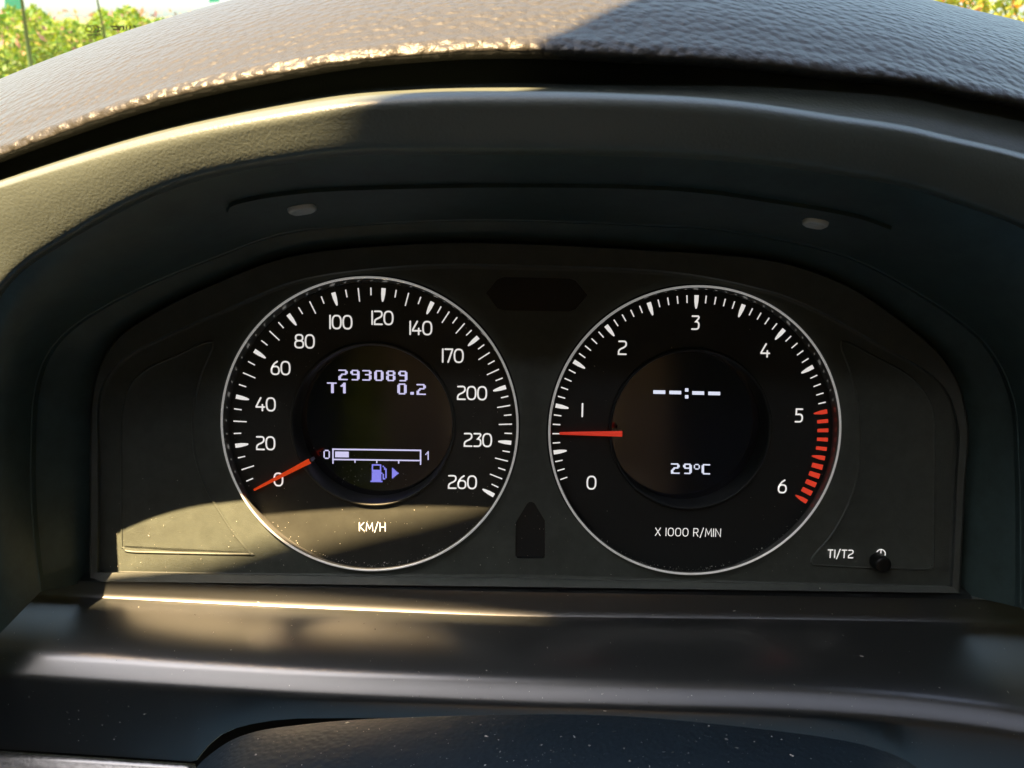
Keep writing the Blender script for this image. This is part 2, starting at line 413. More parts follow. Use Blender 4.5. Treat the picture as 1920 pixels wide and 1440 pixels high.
# edge walls of the openings
def wall(c, w0, w1): return loft([[pl(a, b, w1) for a, b in c], [pl(a, b, w0) for a, b in c]], 1, True)
V, f = join([wall(circ(SC, RS + .0006), .001, WP), wall(circ(TC, RT + .0006), .001, WP)])
mk('gauge_opening', V, f, M['gap'], clu)  # black colour stands for the shade in the slit round each ring
for nm, sh, mt in (('warning_window', HEX, M['glossblack']), ('arrow_window', ARW, M['glossblack'])):
    q = [uv(x, y, WP) for x, y in sh]; n = len(q)
    V = [pl(a, b, w) for w in (WP, WP - .0008) for a, b in q]
    mk(nm, V, grid_faces(2, n, True) + [tuple(range(n, 2 * n))], mt, clu, smooth=False)
# seam below the arrow
V, f = poly_plate([uv(x, y, WP) for x, y in ((991.6,1050),(992.8,1050),(992.8,1082),(991.6,1082))], WP - .0002, WP + .0001, .00002)
mk('seam', V, f, M['frame'], clu, smooth=False)
# side panels with rounded bevel
LP = [(399,640),(378,702),(364,763),(363,810),(368,858),(387,914),(415,962),(440,1000),(467,1034),(462,1040),(300,1037),(243,1035),(231,1028),(228,1013),(228,900),(228,810),(231,763),(245,721),(274,692),(330,666)]
RP = [(1578,640),(1640,668),(1705,704),(1740,745),(1752,790),(1752,900),(1751,1050),(1746,1062),(1730,1068),(1560,1062),(1520,1052),(1560,1000),(1592,940),(1608,880),(1612,810),(1606,750),(1594,700)]
for sh in (LP, RP):
    q = np.array([uv(x, y, WP) for x, y in cr(sh, len(sh) * 5, True)])
    c0 = q.mean(0); rows = []
    a = (q[:, 0] * np.roll(q[:, 1], -1) - q[:, 1] * np.roll(q[:, 0], -1)).sum()
    if a < 0: q = q[::-1]
    t = np.roll(q, -1, 0) - np.roll(q, 1, 0); t /= np.linalg.norm(t, axis=1, keepdims=True)
    inn = np.stack([-t[:, 1], t[:, 0]], 1)
    for k, w in ((-.0003, WP + .00005), (.0, WP + .0004), (.0003, WP + .0005), (.0006, WP + .0002), (.0009, WP + .00015)):
        rows.append([pl(*(p_ + i_ * k), w) for p_, i_ in zip(q, inn)])
    V, f = loft(rows, 1, True); n = len(q); f.append(tuple(range(4 * n, 5 * n)))
    mk('side_panel', V, f, M['face'], clu, sharp=25)

V, f = poly_plate([uv(x, y, -.013) for x, y in inset(outer, -45)], -.016, -.013, .0005)
mk('light_stop_plate', V, f, M['gap'], clu, smooth=False)  # plate added to stop outside light showing through from behind
# ---- stroke lettering
def ring_pts(cx, cy, rx, ry, a0, a1, n=14, e=2.6):
    o = []
    for k in range(n + 1):
        a = R(a0 + (a1 - a0) * k / n); c, s = math.cos(a), math.sin(a)
        o.append((cx + rx * math.copysign(abs(c) ** (2 / e), c), cy + ry * math.copysign(abs(s) ** (2 / e), s)))
    return o
GL = {
 '0': (.66, [ring_pts(.33, .5, .33, .5, 90, 450, 32)]),
 '1': (.02, [[(.01, 0), (.01, 1)]]),
 '2': (.58, [[(.02, .99), (.2, 1), (.36, 1)] + ring_pts(.36, .78, .21, .22, 80, -20, 8)[1:] + [(.50, .60), (.38, .51), (.20, .43), (.06, .33), (.01, .2), (.01, 0), (.58, 0)]]),
 '3': (.54, [[(.02, 1), (.46, 1), (.52, .93), (.50, .82), (.30, .58)] + ring_pts(.28, .29, .26, .29, 80, -90, 10) + [(.02, 0)]]),
 '4': (.64, [[(.36, 1), (.01, .34), (.01, .28), (.64, .28)], [(.48, .46), (.48, 0)]]),
 '5': (.54, [[(.52, 1), (.06, 1), (.05, .58), (.26, .59)] + ring_pts(.27, .295, .27, .295, 80, -90, 10) + [(.02, 0)]]),
 '6': (.60, [[(.46, 1), (.26, .86), (.10, .64), (.02, .42)] + ring_pts(.30, .31, .295, .31, 170, 530, 28)[1:]]),
 '7': (.56, [[(.0, 1), (.56, 1), (.56, .94), (.24, 0)]]),
 '8': (.64, [ring_pts(.32, .27, .32, .27, 90, 450, 28), ring_pts(.32, .77, .27, .23, -90, 270, 26)]),
 'K': (.58, [[(.01, 0), (.01, 1)], [(.54, 1), (.06, .5), (.58, 0)]]),
 'M': (.74, [[(.0, 0), (.06, 1), (.39, .25), (.72, 1), (.78, 0)]]),
 'H': (.62, [[(.0, 0), (.0, 1)], [(.62, 0), (.62, 1)], [(.03, .5), (.6, .5)]]),
 '/': (.40, [[(.0, -.16), (.40, 1.1)]]),
 'X': (.62, [[(.0, 0), (.62, 1)], [(.0, 1), (.62, 0)]]),
 'R': (.56, [[(.0, 0), (.0, 1), (.3, 1)] + ring_pts(.3, .74, .25, .26, 85, -90, 9) + [(.03, .47)], [(.30, .46), (.56, 0)]]),
 'I': (.02, [[(.01, 0), (.01, 1)]]),
 'N': (.62, [[(.0, 0), (.0, 1), (.62, 0), (.62, 1)]]),
 'T': (.60, [[(.0, 1), (.6, 1)], [(.3, .97), (.3, 0)]]),
 ' ': (.18, []),
}
def ribbon(pts, hw, z):
    p = np.asarray(pts, float)
    keep = [0] + [i for i in range(1, len(p)) if np.linalg.norm(p[i] - p[i - 1]) > 1e-6]; p = p[keep]
    cl = np.linalg.norm(p[0] - p[-1]) < 1e-4
    if cl: p = p[:-1]
    n = len(p); L, Rr = [], []
    for i in range(n):
        a = p[i - 1] if (i > 0 or cl) else None; b = p[(i + 1) % n] if (i < n - 1 or cl) else None
        d1 = (p[i] - a) / np.linalg.norm(p[i] - a) if a is not None else None
        d2 = (b - p[i]) / np.linalg.norm(b - p[i]) if b is not None else None
        if d1 is None: d1 = d2
        if d2 is None: d2 = d1
        n1 = np.array([-d1[1], d1[0]]); n2 = np.array([-d2[1], d2[0]]); m = n1 + n2
        m /= np.linalg.norm(m) + 1e-9; s = hw / max(.45, m @ n1)
        L.append(p[i] + m * s); Rr.append(p[i] - m * s)
    V = [(x, y, z) for x, y in L] + [(x, y, z) for x, y in Rr]
    f = [(n + i, n + (i + 1) % n, (i + 1) % n, i) for i in range(n if cl else n - 1)]
    if not cl:                   # round ends
        for i, s in ((0, -1), (n - 1, 1)):
            d_ = (p[1] - p[0]) if i == 0 else (p[-1] - p[-2]); d_ = d_ / np.linalg.norm(d_) * s
            nn = np.array([-d_[1], d_[0]]); b = len(V)
            arc = [p[i] + hw * (nn * math.cos(t) + d_ * math.sin(t)) for t in np.linspace(0, math.pi, 7)]
            V += [(x, y, z) for x, y in arc]; f.append(tuple(range(b + 6, b - 1, -1)))
    return V, f
def text_mesh(s, h, sw, gap, slant=0.0):
    """strokes in metres, centred"""
    x = 0; parts = []
    for ch in s:
        w, st = GL[ch]
        for k, g in enumerate(st):
            parts.append(ribbon([((x + a) * h, b * h) for a, b in g], sw / 2, .00001 * (k + 1)))
        x += w + gap
    V, f = join(parts); V = np.array(V); tw = (x - gap) * h
    V[:, 0] -= tw / 2; V[:, 1] -= h / 2
    return V, f
def PLM():
    m = Matrix(((EU[0], EV[0], EW[0], PO[0]), (EU[1], EV[1], EW[1], PO[1]), (EU[2], EV[2], EW[2], PO[2]), (0, 0, 0, 1)))
    return CW @ m
PM = PLM()
def flat(name, V, f, mat, parent, px=None, py=None, w=0.0, rot=0.0, at=None, me=None):
    """mesh given in dial-plane directions, placed at pixel (px,py) on plane w"""
    if me is None:
        me = bpy.data.meshes.new(name); me.from_pydata([tuple(v) for v in V], [], [tuple(int(i) for i in q) for q in f]); me.update()
        me.materials.append(mat)
    o = bpy.data.objects.new(name, me); COL.objects.link(o)
    u, v = uv(px, py, w) if at is None else at
    o.parent = parent
    o.matrix_basis = Matrix.Translation(-ORG[parent.name]) @ PM @ Matrix.Translation((u, v, w)) @ Matrix.Rotation(rot, 4, 'Z')
    return o
ROLL = R(-1.0)
PXM = D / F                                    # metres per photo pixel at the dial floor

def tick_mesh(L, w0, w1, round_in=True):
    """outer end at origin, pointing inward (-x); w0 width outside, w1 inside"""
    V = [(0, -w0 / 2, 0), (0, w0 / 2, 0)]
    if round_in:
        V += [(-L * .45, w0 / 2 * .93, 0), (-L * .85, w1 * .75, 0), (-L, w1 / 2 * .7, 0), (-L, -w1 / 2 * .7, 0), (-L * .85, -w1 * .75, 0), (-L * .45, -w0 / 2 * .93, 0)]
    else: V += [(-L, w1 / 2, 0), (-L, -w1 / 2, 0)]
    return V, [tuple(range(len(V)))]
def dial(name, C, RR, tickc, tr, lcd_c, lcd_r, dialmat, label):
    """floor with opening > rings, walls"""
    fr_ = []
    for r, w, c in ((lcd_r + .0004, -.0003, lcd_c), (lcd_r + .0009, 0, lcd_c), (tr + .0019, 0, tickc)):
        fr_.append([pl(c[0] + r * math.cos(2 * math.pi * k / 160), c[1] + r * math.sin(2 * math.pi * k / 160), w) for k in range(160)])
    fl = loft(fr_, 1, True)
    o = mk(name, *fl, dialmat, clu, sharp=30)
    o['label'] = label
    # wall between floor and ring (centres differ slightly, so loft it)
    rows = []
    for r, w, c in ((tr + .0016, -.0001, tickc), (tr + .00165, .0004, tickc), (RR - .0011, .0060, C), (RR - .0008, .0064, C)):
        rows.append([pl(c[0] + r * math.cos(2 * math.pi * k / 160), c[1] + r * math.sin(2 * math.pi * k / 160), w) for k in range(160)])
    V, f = loft(rows, 1, True); mk('gauge_wall', V, f, M['wall'], o)
    prof = [(RR - .0004 + .0004 * math.cos(a), .0064 + .0005 * math.sin(a)) for a in np.linspace(-1.0, math.pi + .4, 12)]
    prof = [(RR - .0001, .0040)] + prof
    V, f = lathe(C, prof, 160); mk('gauge_ring', V, f, M['ring'], o)
    # display well with raised rim
    prof = [(lcd_r + .0014, -.0001), (lcd_r + .0013, .0008), (lcd_r + .0010, .0013), (lcd_r + .0006, .0013), (lcd_r + .0003, .0008), (lcd_r - .0001, -.0010), (lcd_r - .0003, -.0100)]
    V, f = lathe(lcd_c, prof, 128); mk('display_rim', V, f, dialmat, o)
    V, f = disc(lcd_c, lcd_r + .0005, -.0090); mk('display_screen', V, f, M['lcd'], o, smooth=False)
    return o
TS = np.array([-.1809, -.0572]) * D; TT = np.array([.2319, -.0651]) * D
RTS, RTT = .1810 * D, .1793 * D
LS = uv(699.7, 796, 0); LT = uv(1293.8, 805, 0)
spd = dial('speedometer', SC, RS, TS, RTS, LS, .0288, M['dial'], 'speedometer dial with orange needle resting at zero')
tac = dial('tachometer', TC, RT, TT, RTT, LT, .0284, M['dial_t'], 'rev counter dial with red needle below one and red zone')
# ticks
ME = {}
def tick(parent, C, r, ang, key, mat):
    me = ME.get((key, mat.name))
    o = flat('tick_mark', *TK[key], mat, parent, w=.00025, rot=R(ang), at=(C[0] + r * math.cos(R(ang)), C[1] + r * math.sin(R(ang))), me=me)
    ME[(key, mat.name)] = o.data
TK = {'major': tick_mesh(.095 * RTS, 8.0 * PXM, 3.0 * PXM), 'long': tick_mesh(.095 * RTS, 2.3 * PXM, 2.0 * PXM, False),
      'short': tick_mesh(.054 * RTS, 2.3 * PXM, 2.1 * PXM, False), 'block': tick_mesh(.078 * RTS, 7.4 * PXM, 6.4 * PXM, False),
      'block_wide': tick_mesh(.080 * RTS, 10.0 * PXM, 8.6 * PXM, False), 'rmajor': tick_mesh(.098 * RTS, 8.4 * PXM, 2.6 * PXM)}
a20, d1, d3 = 187.49, 20.58, 23.42
def sp_ang(k): return a20 + d1 - k / 20 * d1 if k <= 140 else a20 - 6 * d1 - (k - 140) / 30 * d3
for k in range(5, 261, 5):
    major = (k <= 140 and k % 20 == 0) or k in (170, 200, 230, 260)
    base = 0 if k < 140 else 140
    key = 'major' if major else ('long' if (k - base) % 10 == 0 else 'short')
    tick(spd, TS, RTS, sp_ang(k), key, M['white'])
a05, d2 = 187.84, 19.82
for k in range(2, 61):
    ang = a05 - (k - 5) / 5 * d2
    if k >= 50:
        tick(tac, TT, RTT, ang, 'rmajor' if k % 5 == 0 else ('block' if k < 55 else 'block_wide'), M['red'])
    else: tick(tac, TT, RTT, ang, 'major' if k % 5 == 0 else 'short', M['white'])
# numerals
for s, x, y in (('0',522,899),('20',498,831),('40',498,758),('60',526,690),('80',571,640),('100',639,604),('120',717,596),('140',789,615),('170',849,667),('200',885,737),('230',896,825),('260',867,904)):
    flat('numeral', *text_mesh(s, 24 * PXM, 3.0 * PXM, .17), M['white'], spd, x, y, .00025, ROLL)
for s, x, y in (('0',1109,905),('1',1092,769),('2',1167,652),('3',1304,605),('4',1435,657),('5',1498,779),('6',1467,912)):
    flat('numeral', *text_mesh(s, 24 * PXM, 3.0 * PXM, .17), M['white'], tac, x, y, .00025, ROLL)
flat('unit_lettering', *text_mesh('KM/H', 16 * PXM, 1.6 * PXM, .25), M['white'], spd, 698, 988, .00025, ROLL)
flat('unit_lettering', *text_mesh('X 1000 R/MIN', 15.0 * PXM, 1.6 * PXM, .27), M['white'], tac, 1290, 998, .00025, ROLL)
# needles
def needle(parent, x0, y0, x1, y1, w0, w1, mat):
    W = .0022; a = uv(x0, y0, W); b = uv(x1, y1, W); d_ = (b - a) / np.linalg.norm(b - a); n = np.array([-d_[1], d_[0]])
    k = PXM * .96
    q = [a + n * w0 * k / 2, b + n * w1 * k / 2, b + d_ * w1 * k * .3, b - n * w1 * k / 2, a - n * w0 * k / 2]
    V, f = poly_plate(q, W - .0009, W, .0003); o = mk('needle', V, f, mat, parent, smooth=False)
    c = a - d_ * 2.5 * k
    q = [c + n * w0 * k * .30, a + n * w0 * k * .30 + d_ * .0006, a - n * w0 * k * .30 + d_ * .0006, c - n * w0 * k * .30]
    V, f = poly_plate(q, W - .0060, W - .0005, .0002); mk('needle_root', V, f, M['hub'], parent, smooth=False)
needle(spd, 580, 865, 476, 919, 10.5, 4.2, M['needle'])
needle(tac, 1167, 814, 1050, 813, 11, 4.6, M['needle_t'])
# ---- dot-matrix read-outs (emissive cells just in front of the screens)
BM = {
 '2': ['XXXXXX.', '.....XX', '.....XX', '..XXXX.', '.XX....', 'XX.....', 'XX.....', 'XXXXXXX'],
 '9': ['.XXXXX.', 'XX...XX', 'XX...XX', '.XXXXXX', '.....XX', '.....XX', '.....XX', '.XXXXX.'],
 '3': ['XXXXXX.', '.....XX', '.....XX', '..XXXX.', '.....XX', '.....XX', '.....XX', 'XXXXXX.'],
 '0': ['.XXXXX.', 'XX...XX', 'XX...XX', 'XX...XX', 'XX...XX', 'XX...XX', 'XX...XX', '.XXXXX.'],
 '8': ['.XXXXX.', 'XX...XX', 'XX...XX', '.XXXXX.', 'XX...XX', 'XX...XX', 'XX...XX', '.XXXXX.'],
 'T': ['XXXXXXX', '...XX..', '...XX..', '...XX..', '...XX..', '...XX..', '...XX..', '...XX..'],
 '1': ['...XX..', '..XXX..', '.XXXX..', '...XX..', '...XX..', '...XX..', '...XX..', '...XX..'],
 'C': ['.XXXXXX', 'XX.....', 'XX.....', 'XX.....', 'XX.....', 'XX.....', 'XX.....', '.XXXXXX'],
 '.': ['..', '..', '..', '..', '..', '..', 'XX', 'XX'],
 'o': ['.XXX.', 'X...X', 'X...X', 'X...X', '.XXX.'],
 's0': ['.XXX.', 'X...X', 'X...X', 'X...X', 'X...X', 'X...X', '.XXX.'],
 's1': ['..X.', '.XX.', 'X.X.', '..X.', '..X.', '..X.', '..X.'],
 'pump': ['..XXXXXXX....', '..X.....X.X..', '..X.....X..X.', '..X.....X..XX', '..XXXXXXX...X', '..XXXXXXX...X', '..XXXXXXXX..X', '..XXXXXXX.X.X', '..XXXXXXX.X.X', '..XXXXXXX.X.X', '..XXXXXXX.XX.', '..XXXXXXX....', '.XXXXXXXXX...'],
 'arrow': ['X....', 'XX...', 'XXX..', 'XXXX.', 'XXXXX', 'XXXX.', 'XXX..', 'XX...', 'X....'],
}
WD = -.0088
def cells(rows_, x0, y0, x1, y1):
    """pixel box -> quads; runs of a row become one quad"""
    nr, nc = len(rows_), len(rows_[0]); V, f = [], []
    cx, cy = (x0 + x1) / 2, (y0 + y1) / 2
    def pt(c, r):
        x = x0 + (x1 - x0) * c / nc; y = y0 + (y1 - y0) * r / nr
        y += (x - cx) * .018                     # the displays sit about a degree off level
        return uv(x, y, WD)
    o = uv(cx, cy, WD)
    for r, row in enumerate(rows_):
        c = 0
        while c < nc:
            if row[c] != '.':
                e = c
                while e < nc and row[e] != '.': e += 1
                b = len(V)
                V += [(*(pt(a, bb) - o), 0) for a, bb in ((c, r + 1), (e, r + 1), (e, r), (c, r))]
                f.append((b, b + 1, b + 2, b + 3)); c = e
            else: c += 1
    return V, f, cx, cy
def show(name, key, box, mat, parent):
    V, f, cx, cy = cells(BM[key] if isinstance(key, str) else key, *box)
    return flat(name, V, f, mat, parent, cx, cy, WD, 0)
for i, ch in enumerate('293089'):
    x = 634.5 + i * 22.4; y = 693 + i * .45
    show('odometer_digit', ch, (x, y, x + 17.4, y + 19.8), M['pix'], spd)
show('trip_letter', 'T', (613, 717, 631, 737), M['pix'], spd); show('trip_digit', '1', (636, 717.5, 653, 737.5), M['pix'], spd)
show('trip_digit', '0', (745, 719, 762.5, 739.5), M['pix'], spd); show('trip_point', '.', (769.5, 719.5, 776, 740), M['pix'], spd)
show('trip_digit', '2', (781, 720, 798.5, 740.5), M['pix'], spd)
show('fuel_scale_digit', 's0', (606.5, 843.5, 618.5, 860.5), M['pix'], spd); show('fuel_scale_digit', 's1', (797.5, 846, 806, 862.5), M['pix'], spd)
def bars(name, rects, mat, parent):
    V, f = [], []; o = uv(706, 855, WD)
    for x0, y0, x1, y1 in rects:
        b = len(V)
        for x, y in ((x0, y1), (x1, y1), (x1, y0), (x0, y0)):
            V.append((*(uv(x, y + (x - 706) * .014, WD) - o), 0))
        f.append((b, b + 1, b + 2, b + 3))
    return flat(name, V, f, mat, parent, 706, 855, WD, 0)
bars('fuel_gauge_outline', [(623, 842, 790, 844.8), (623, 861.2, 790, 863.8), (623, 844.8, 625.6, 861.2), (787.2, 844.8, 790, 861.2)] + [(x - 1.2, 863.8, x + 1.2, 868.5 + (2 if i in (0, 4) else 0)) for i, x in enumerate((624.4, 665.6, 706.5, 747.5, 788.6))], M['pix'], spd)
bars('fuel_level_bar', [(628.4, 847.6, 654, 858.4)], M['pix'], spd)
show('fuel_pump_symbol', 'pump', (692, 870.5, 725, 904), M['pixv'], spd); show('filler_side_arrow', 'arrow', (735, 877.5, 747.5, 897), M['pixv'], spd)
for x0, y0, x1, y1 in ((1225, 731.8, 1247.5, 738.6), (1255, 732.6, 1277.3, 739.2), (1298, 733.6, 1320.3, 740.2), (1328, 734.4, 1350.4, 741)):
    show('clock_dash', ['X'], (x0, y0, x1, y1), M['pixw'], tac)
show('clock_colon', ['X', '.', 'X'], (1284.4, 728, 1290.8, 747.2), M['pixw'], tac)
show('temperature_digit', '2', (1258, 868.8, 1274.4, 888.4), M['pixw'], tac); show('temperature_digit', '9', (1280.8, 869.2, 1297.2, 888.8), M['pixw'], tac)
show('degree_sign', 'o', (1301, 870, 1312.2, 880.4), M['pixw'], tac); show('celsius_letter', 'C', (1315.6, 870.2, 1331.4, 889.6), M['pixw'], tac)
# ---- trip button and its print
flat('button_lettering', *text_mesh('T1/T2', 14.5 * PXM, 2.1 * PXM, .26), M['white'], clu, 1576, 1038.5, WP + .0007, ROLL)
u = [(math.cos(R(a)) * 8.4 * PXM, math.sin(R(a)) * 8.4 * PXM) for a in np.linspace(150, -45, 22)]
flat('clock_symbol', *join([ribbon(u, 1.0 * PXM, .00001), ribbon([(0, 8.4 * PXM), (0, 0)], 1.0 * PXM, .00002)]), M['white'], clu, 1651.5, 1038.5, WP + .0007, ROLL)
kc = uv(1645, 1051, WP); kr = 15.5 * PXM
V, f = lathe(kc, [(kr * 1.02, WP), (kr, WP + .0042), (kr * .93, WP + .0050), (kr * .8, WP + .0054), (kr * .35, WP + .0051)], 40)
f.append(tuple(range(4 * 40, 5 * 40)))
mk('trip_button', V, f, M['knob'], clu, sharp=60)

# ------------------------------------------------------------------ ledge below the cluster
led = empty('dash_ledge', cw(P(960, 1200, .25)))
tag(led, 'smooth black plastic ledge with a rounded shiny front edge below the cluster', 'dash ledge')
XS = np.concatenate([np.linspace(-400, 340, 50), np.linspace(350, 500, 60), np.linspace(510, 2300, 110)])
def yc(pts): 
    p = np.array(pts, float); return np.interp(XS, p[:, 0], p[:, 1])
def sm(a, k=9):
    w = np.ones(k) / k; b = np.pad(a, k // 2, mode='edge'); return np.convolve(b, w, 'valid')
def smooth_y(pts):
    p = np.array(pts, float); g_ = np.linspace(-400, 2300, 541); q = np.interp(g_, p[:, 0], p[:, 1])
    return np.interp(XS, g_, sm(sm(q, 41), 21))
Lr0 = smooth_y([(-400,1085),(0,1091),(155,1096),(500,1105),(960,1116),(1400,1123),(1800,1129),(2300,1140)])
Lr1 = smooth_y([(-400,1102),(0,1112),(155,1120),(500,1138),(960,1157),(1400,1162),(1800,1168),(2300,1180)])
Lb = smooth_y([(-400,1220),(0,1245),(200,1259),(400,1272),(600,1284),(800,1292),(960,1299),(1210,1306),(1460,1312),(1660,1325),(1810,1340),(1920,1357),(2300,1425)])
Lz = yc([(-400,1380),(0,1404),(200,1417),(358,1428),(368,1426),(378,1412),(392,1396),(415,1377),(440,1366),(470,1358),(510,1351),(560,1347),(720,1346),(960,1352),(1300,1366),(1560,1400),(1720,1460),(1920,1510),(2300,1530)])
def row(Y, d): return np.array([P(x, y, d) for x, y in zip(XS, Y)])
# profile: (photo row, steepness of the surface below level in degrees), marched from the cluster towards the driver
PR = R(PITCH)
prof = [(Lr0 - 3, 66), (Lr0, 60)] + [(Lr0 + (Lr1 - 3 - Lr0) * k, 54) for k in (.33, .66, 1)] + [(Lr1, 26)]
for k in np.linspace(.06, 1, 14): prof.append((Lr1 + (Lb - 34 - Lr1) * k, -4 + 12 * k ** 4))
for k in np.linspace(.125, 1, 8): prof.append((Lb - 34 + 20 * k, 8 + 22 * k))
for k in np.linspace(.1, 1, 10): prof.append((Lb - 15 + 30 * k, 30 + 5.5 * k))
for k in np.linspace(.125, 1, 8): prof.append((Lb + 15 + 18 * k, 35.5 + 39.5 * k))
for k in (.15, .4, .7, .985, 1.0): prof.append((Lb + 32 + (Lz - Lb - 32) * k, 75 + 7 * k))
dd = np.full(len(XS), .2770); yprev = Lr0 - 6
hh = (720 - yprev) / F * dd; rows = [row(yprev - 30, .284), row(yprev, .2770)]
for Y, th_ in prof:
    tf, tu = -math.cos(R(th_) + PR), -math.sin(R(th_) + PR); m_ = (720 - Y) / F
    s_ = (m_ * dd - hh) / (tu - m_ * tf); dd = dd + s_ * tf; hh = hh + s_ * tu
    rows.append(np.array([P(x, y, d_) for x, y, d_ in zip(XS, Y, dd)]))
low = rows[-1]; LOWD = dd.copy()
rows.append(low + np.array([0, -.0004, -.0012])); rows.append(low + np.array([0, 0.0006, -.012]))
V, f = loft(rows, 1)
mk('ledge_trim', V, f, M['ledge'], led, sharp=50)
LB = bvh_cam(V, f)
# black sheet added over the column; its colour stands for shade in the gap
V, f = shell([[P(x, 1250, .310) for x in (-400, 900, 2300)], [P(x, 1600, .285) for x in (-400, 900, 2300)]], 1, .003)
mk('gap_shade_sheet', V, f, M['gap'], led, smooth=False)
# ------------------------------------------------------------------ grained strip, lower left
low = empty('lower_dash_trim', cw(P(150, 1440, .235)))
tag(low, 'pale shining grained trim strip in the bottom left corner under the ledge', 'dash trim')
X2 = np.linspace(-400, 366, 40); y2 = np.interp(X2, [-400, 0, 200, 366], [1384, 1408, 1421, 1432])
dd = np.interp(X2, XS, LOWD) + .0015; hh = (720 - y2) / F * dd; rows = []
for dy_, th_ in ((0, 60), (3, -10), (7, 8), (12, 22), (18, 29), (26, 31), (36, 33), (50, 37), (80, 55), (140, 75)):
    Y = y2 + dy_; tf, tu = -math.cos(R(th_) + PR), -math.sin(R(th_) + PR); m_ = (720 - Y) / F
    s_ = (m_ * dd - hh) / (tu - m_ * tf); dd = dd + s_ * tf; hh = hh + s_ * tu
    rows.append(np.array([P(x, y, d_) for x, y, d_ in zip(X2, Y, dd)]))
V, f = shell(rows, 3, .003)
mk('trim_strip', V, f, M['silver'], low)
# ------------------------------------------------------------------ steering column cover
colr = empty('steering_column_cover', cw(P(1050, 1440, .2)))
tag(colr, 'dusty dark blue-black steering column cover at the bottom edge', 'column cover')
CC = cr([(352,1475),(372,1437),(400,1411),(440,1386),(490,1370),(560,1360),(640,1352),(730,1347),(960,1340),(1160,1343),(1360,1360),(1560,1385),(1660,1410),(1722,1442),(1765,1490)], 120)
def row3(dy, d, k=1.0): return np.array([P(1030 + (x - 1030) * k, y + dy, d) for x, y in CC])
rows = [row3(40, .2335, .99), row3(6, .2290), row3(0, .2265), row3(3, .2245, 1.004), row3(30, .2160, 1.01), row3(90, .2020, 1.02), row3(180, .1880, 1.03), row3(300, .178, 1.03)]
V, f = loft(rows, 5)
mk('cover_shell', V, f, M['column'], colr)
KB = bvh_cam(V, f)

# ------------------------------------------------------------------ windscreen
def leafmat(name, a, b, rough=.6):
    m = principled(name, a, rough); bb = m.node_tree.nodes['Principled BSDF']
    g = nd(m, 'ShaderNodeNewGeometry'); r = nd(m, 'ShaderNodeValToRGB')
    r.color_ramp.elements[0].color = (*a, 1); r.color_ramp.elements[1].color = (*b, 1)
    lk(m, g.outputs['Random Per Island'], r.inputs['Fac']); lk(m, r.outputs[0], bb.inputs['Base Color'])
    tl = nd(m, 'ShaderNodeBsdfTranslucent'); ms = nd(m, 'ShaderNodeMixShader'); ms.inputs[0].default_value = .4
    lk(m, r.outputs[0], tl.inputs['Color']); lk(m, bb.outputs[0], ms.inputs[1]); lk(m, tl.outputs[0], ms.inputs[2])
    lk(m, ms.outputs[0], m.node_tree.nodes['Material Output'].inputs['Surface'])
    return m
gm = bpy.data.materials.new('windscreen_glass'); gm.use_nodes = True
t = gm.node_tree; t.nodes.remove(t.nodes['Principled BSDF'])
tr = nd(gm, 'ShaderNodeBsdfTransparent'); tr.inputs[0].default_value = (.91, .965, .93, 1)
gl = nd(gm, 'ShaderNodeBsdfGlossy'); gl.inputs['Roughness'].default_value = .02
mx = nd(gm, 'ShaderNodeMixShader')
mx.inputs[0].default_value = .035; lk(gm, tr.outputs[0], mx.inputs[1]); lk(gm, gl.outputs[0], mx.inputs[2])
lk(gm, mx.outputs[0], t.nodes['Material Output'].inputs['Surface'])
wsc = empty('windscreen', (0, .75, 1.0))
tag(wsc, 'clear windscreen glass beyond the hood with black markings in its lower corner', 'windscreen')
# plane through the mark, raked back over the dash
mk_pt = cw(P(175, 57, .62)); RAKE = R(38)
gx = Vector((1, 0, 0)); gy = Vector((0, -math.cos(RAKE), math.sin(RAKE))); gn = gx.cross(gy)
if gn.y > 0: gn = -gn
def gp(a, b, c=0.0): return mk_pt + gx * a + gy * b + gn * c
nx, ny = 24, 8; V = []
for c in (0, -.0045):
    for j in range(ny + 1):
        for i in range(nx + 1):
            a = -.55 + 1.75 * i / nx; b = -.16 + .52 * j / ny
            V.append(gp(a, b, c))
f = grid_faces(ny + 1, nx + 1); n = (nx + 1) * (ny + 1)
mk('glass_pane', V, f + [tuple(i + n for i in q[::-1]) for q in f], gm, wsc, space='world')
M['mark'] = principled('black_print', (.008, .01, .012), .6)
def gray_to_glass(px, py):
    o = Vector(camo.location); r = (CW.to_3x3() @ Vector(((px - 960) / F, (720 - py) / F, -1)))
    tt = (mk_pt + gn * .0008 - o).dot(gn) / r.dot(gn); return o + r * tt
def mark(name, strokes, hw):
    parts = []
    for s in strokes:
        V_, f_ = ribbon(s, hw, 0); parts.append((V_, f_))
    V_, f_ = join(parts)
    W = [gray_to_glass(x, y) for x, y, z in V_]
    mk(name, W, f_, M['mark'], wsc, smooth=False, space='world')
ell = [(175 + 15 * math.cos(a), 54.5 + 6.2 * math.sin(a)) for a in np.linspace(0, 2 * math.pi, 33)]
arcs = [[(cx + 5.2 * math.cos(a), 54.5 + 4.0 * math.sin(a)) for a in np.linspace(-1.35, 1.35, 9)] for cx in (167, 173.5, 180)]
mark('certification_emblem', [ell] + arcs, .95)
mark('glass_lettering', [[(164 + 3.6 * k, 64.5), (166.4 + 3.6 * k, 64.5)] for k in range(7)] + [[(164 + 3.6 * k, 67.2), (166.0 + 3.6 * k, 67.2)] for k in range(6)] + [[(167 + 4 * k, 71), (169 + 4 * k, 71)] for k in range(4)], 1.0)
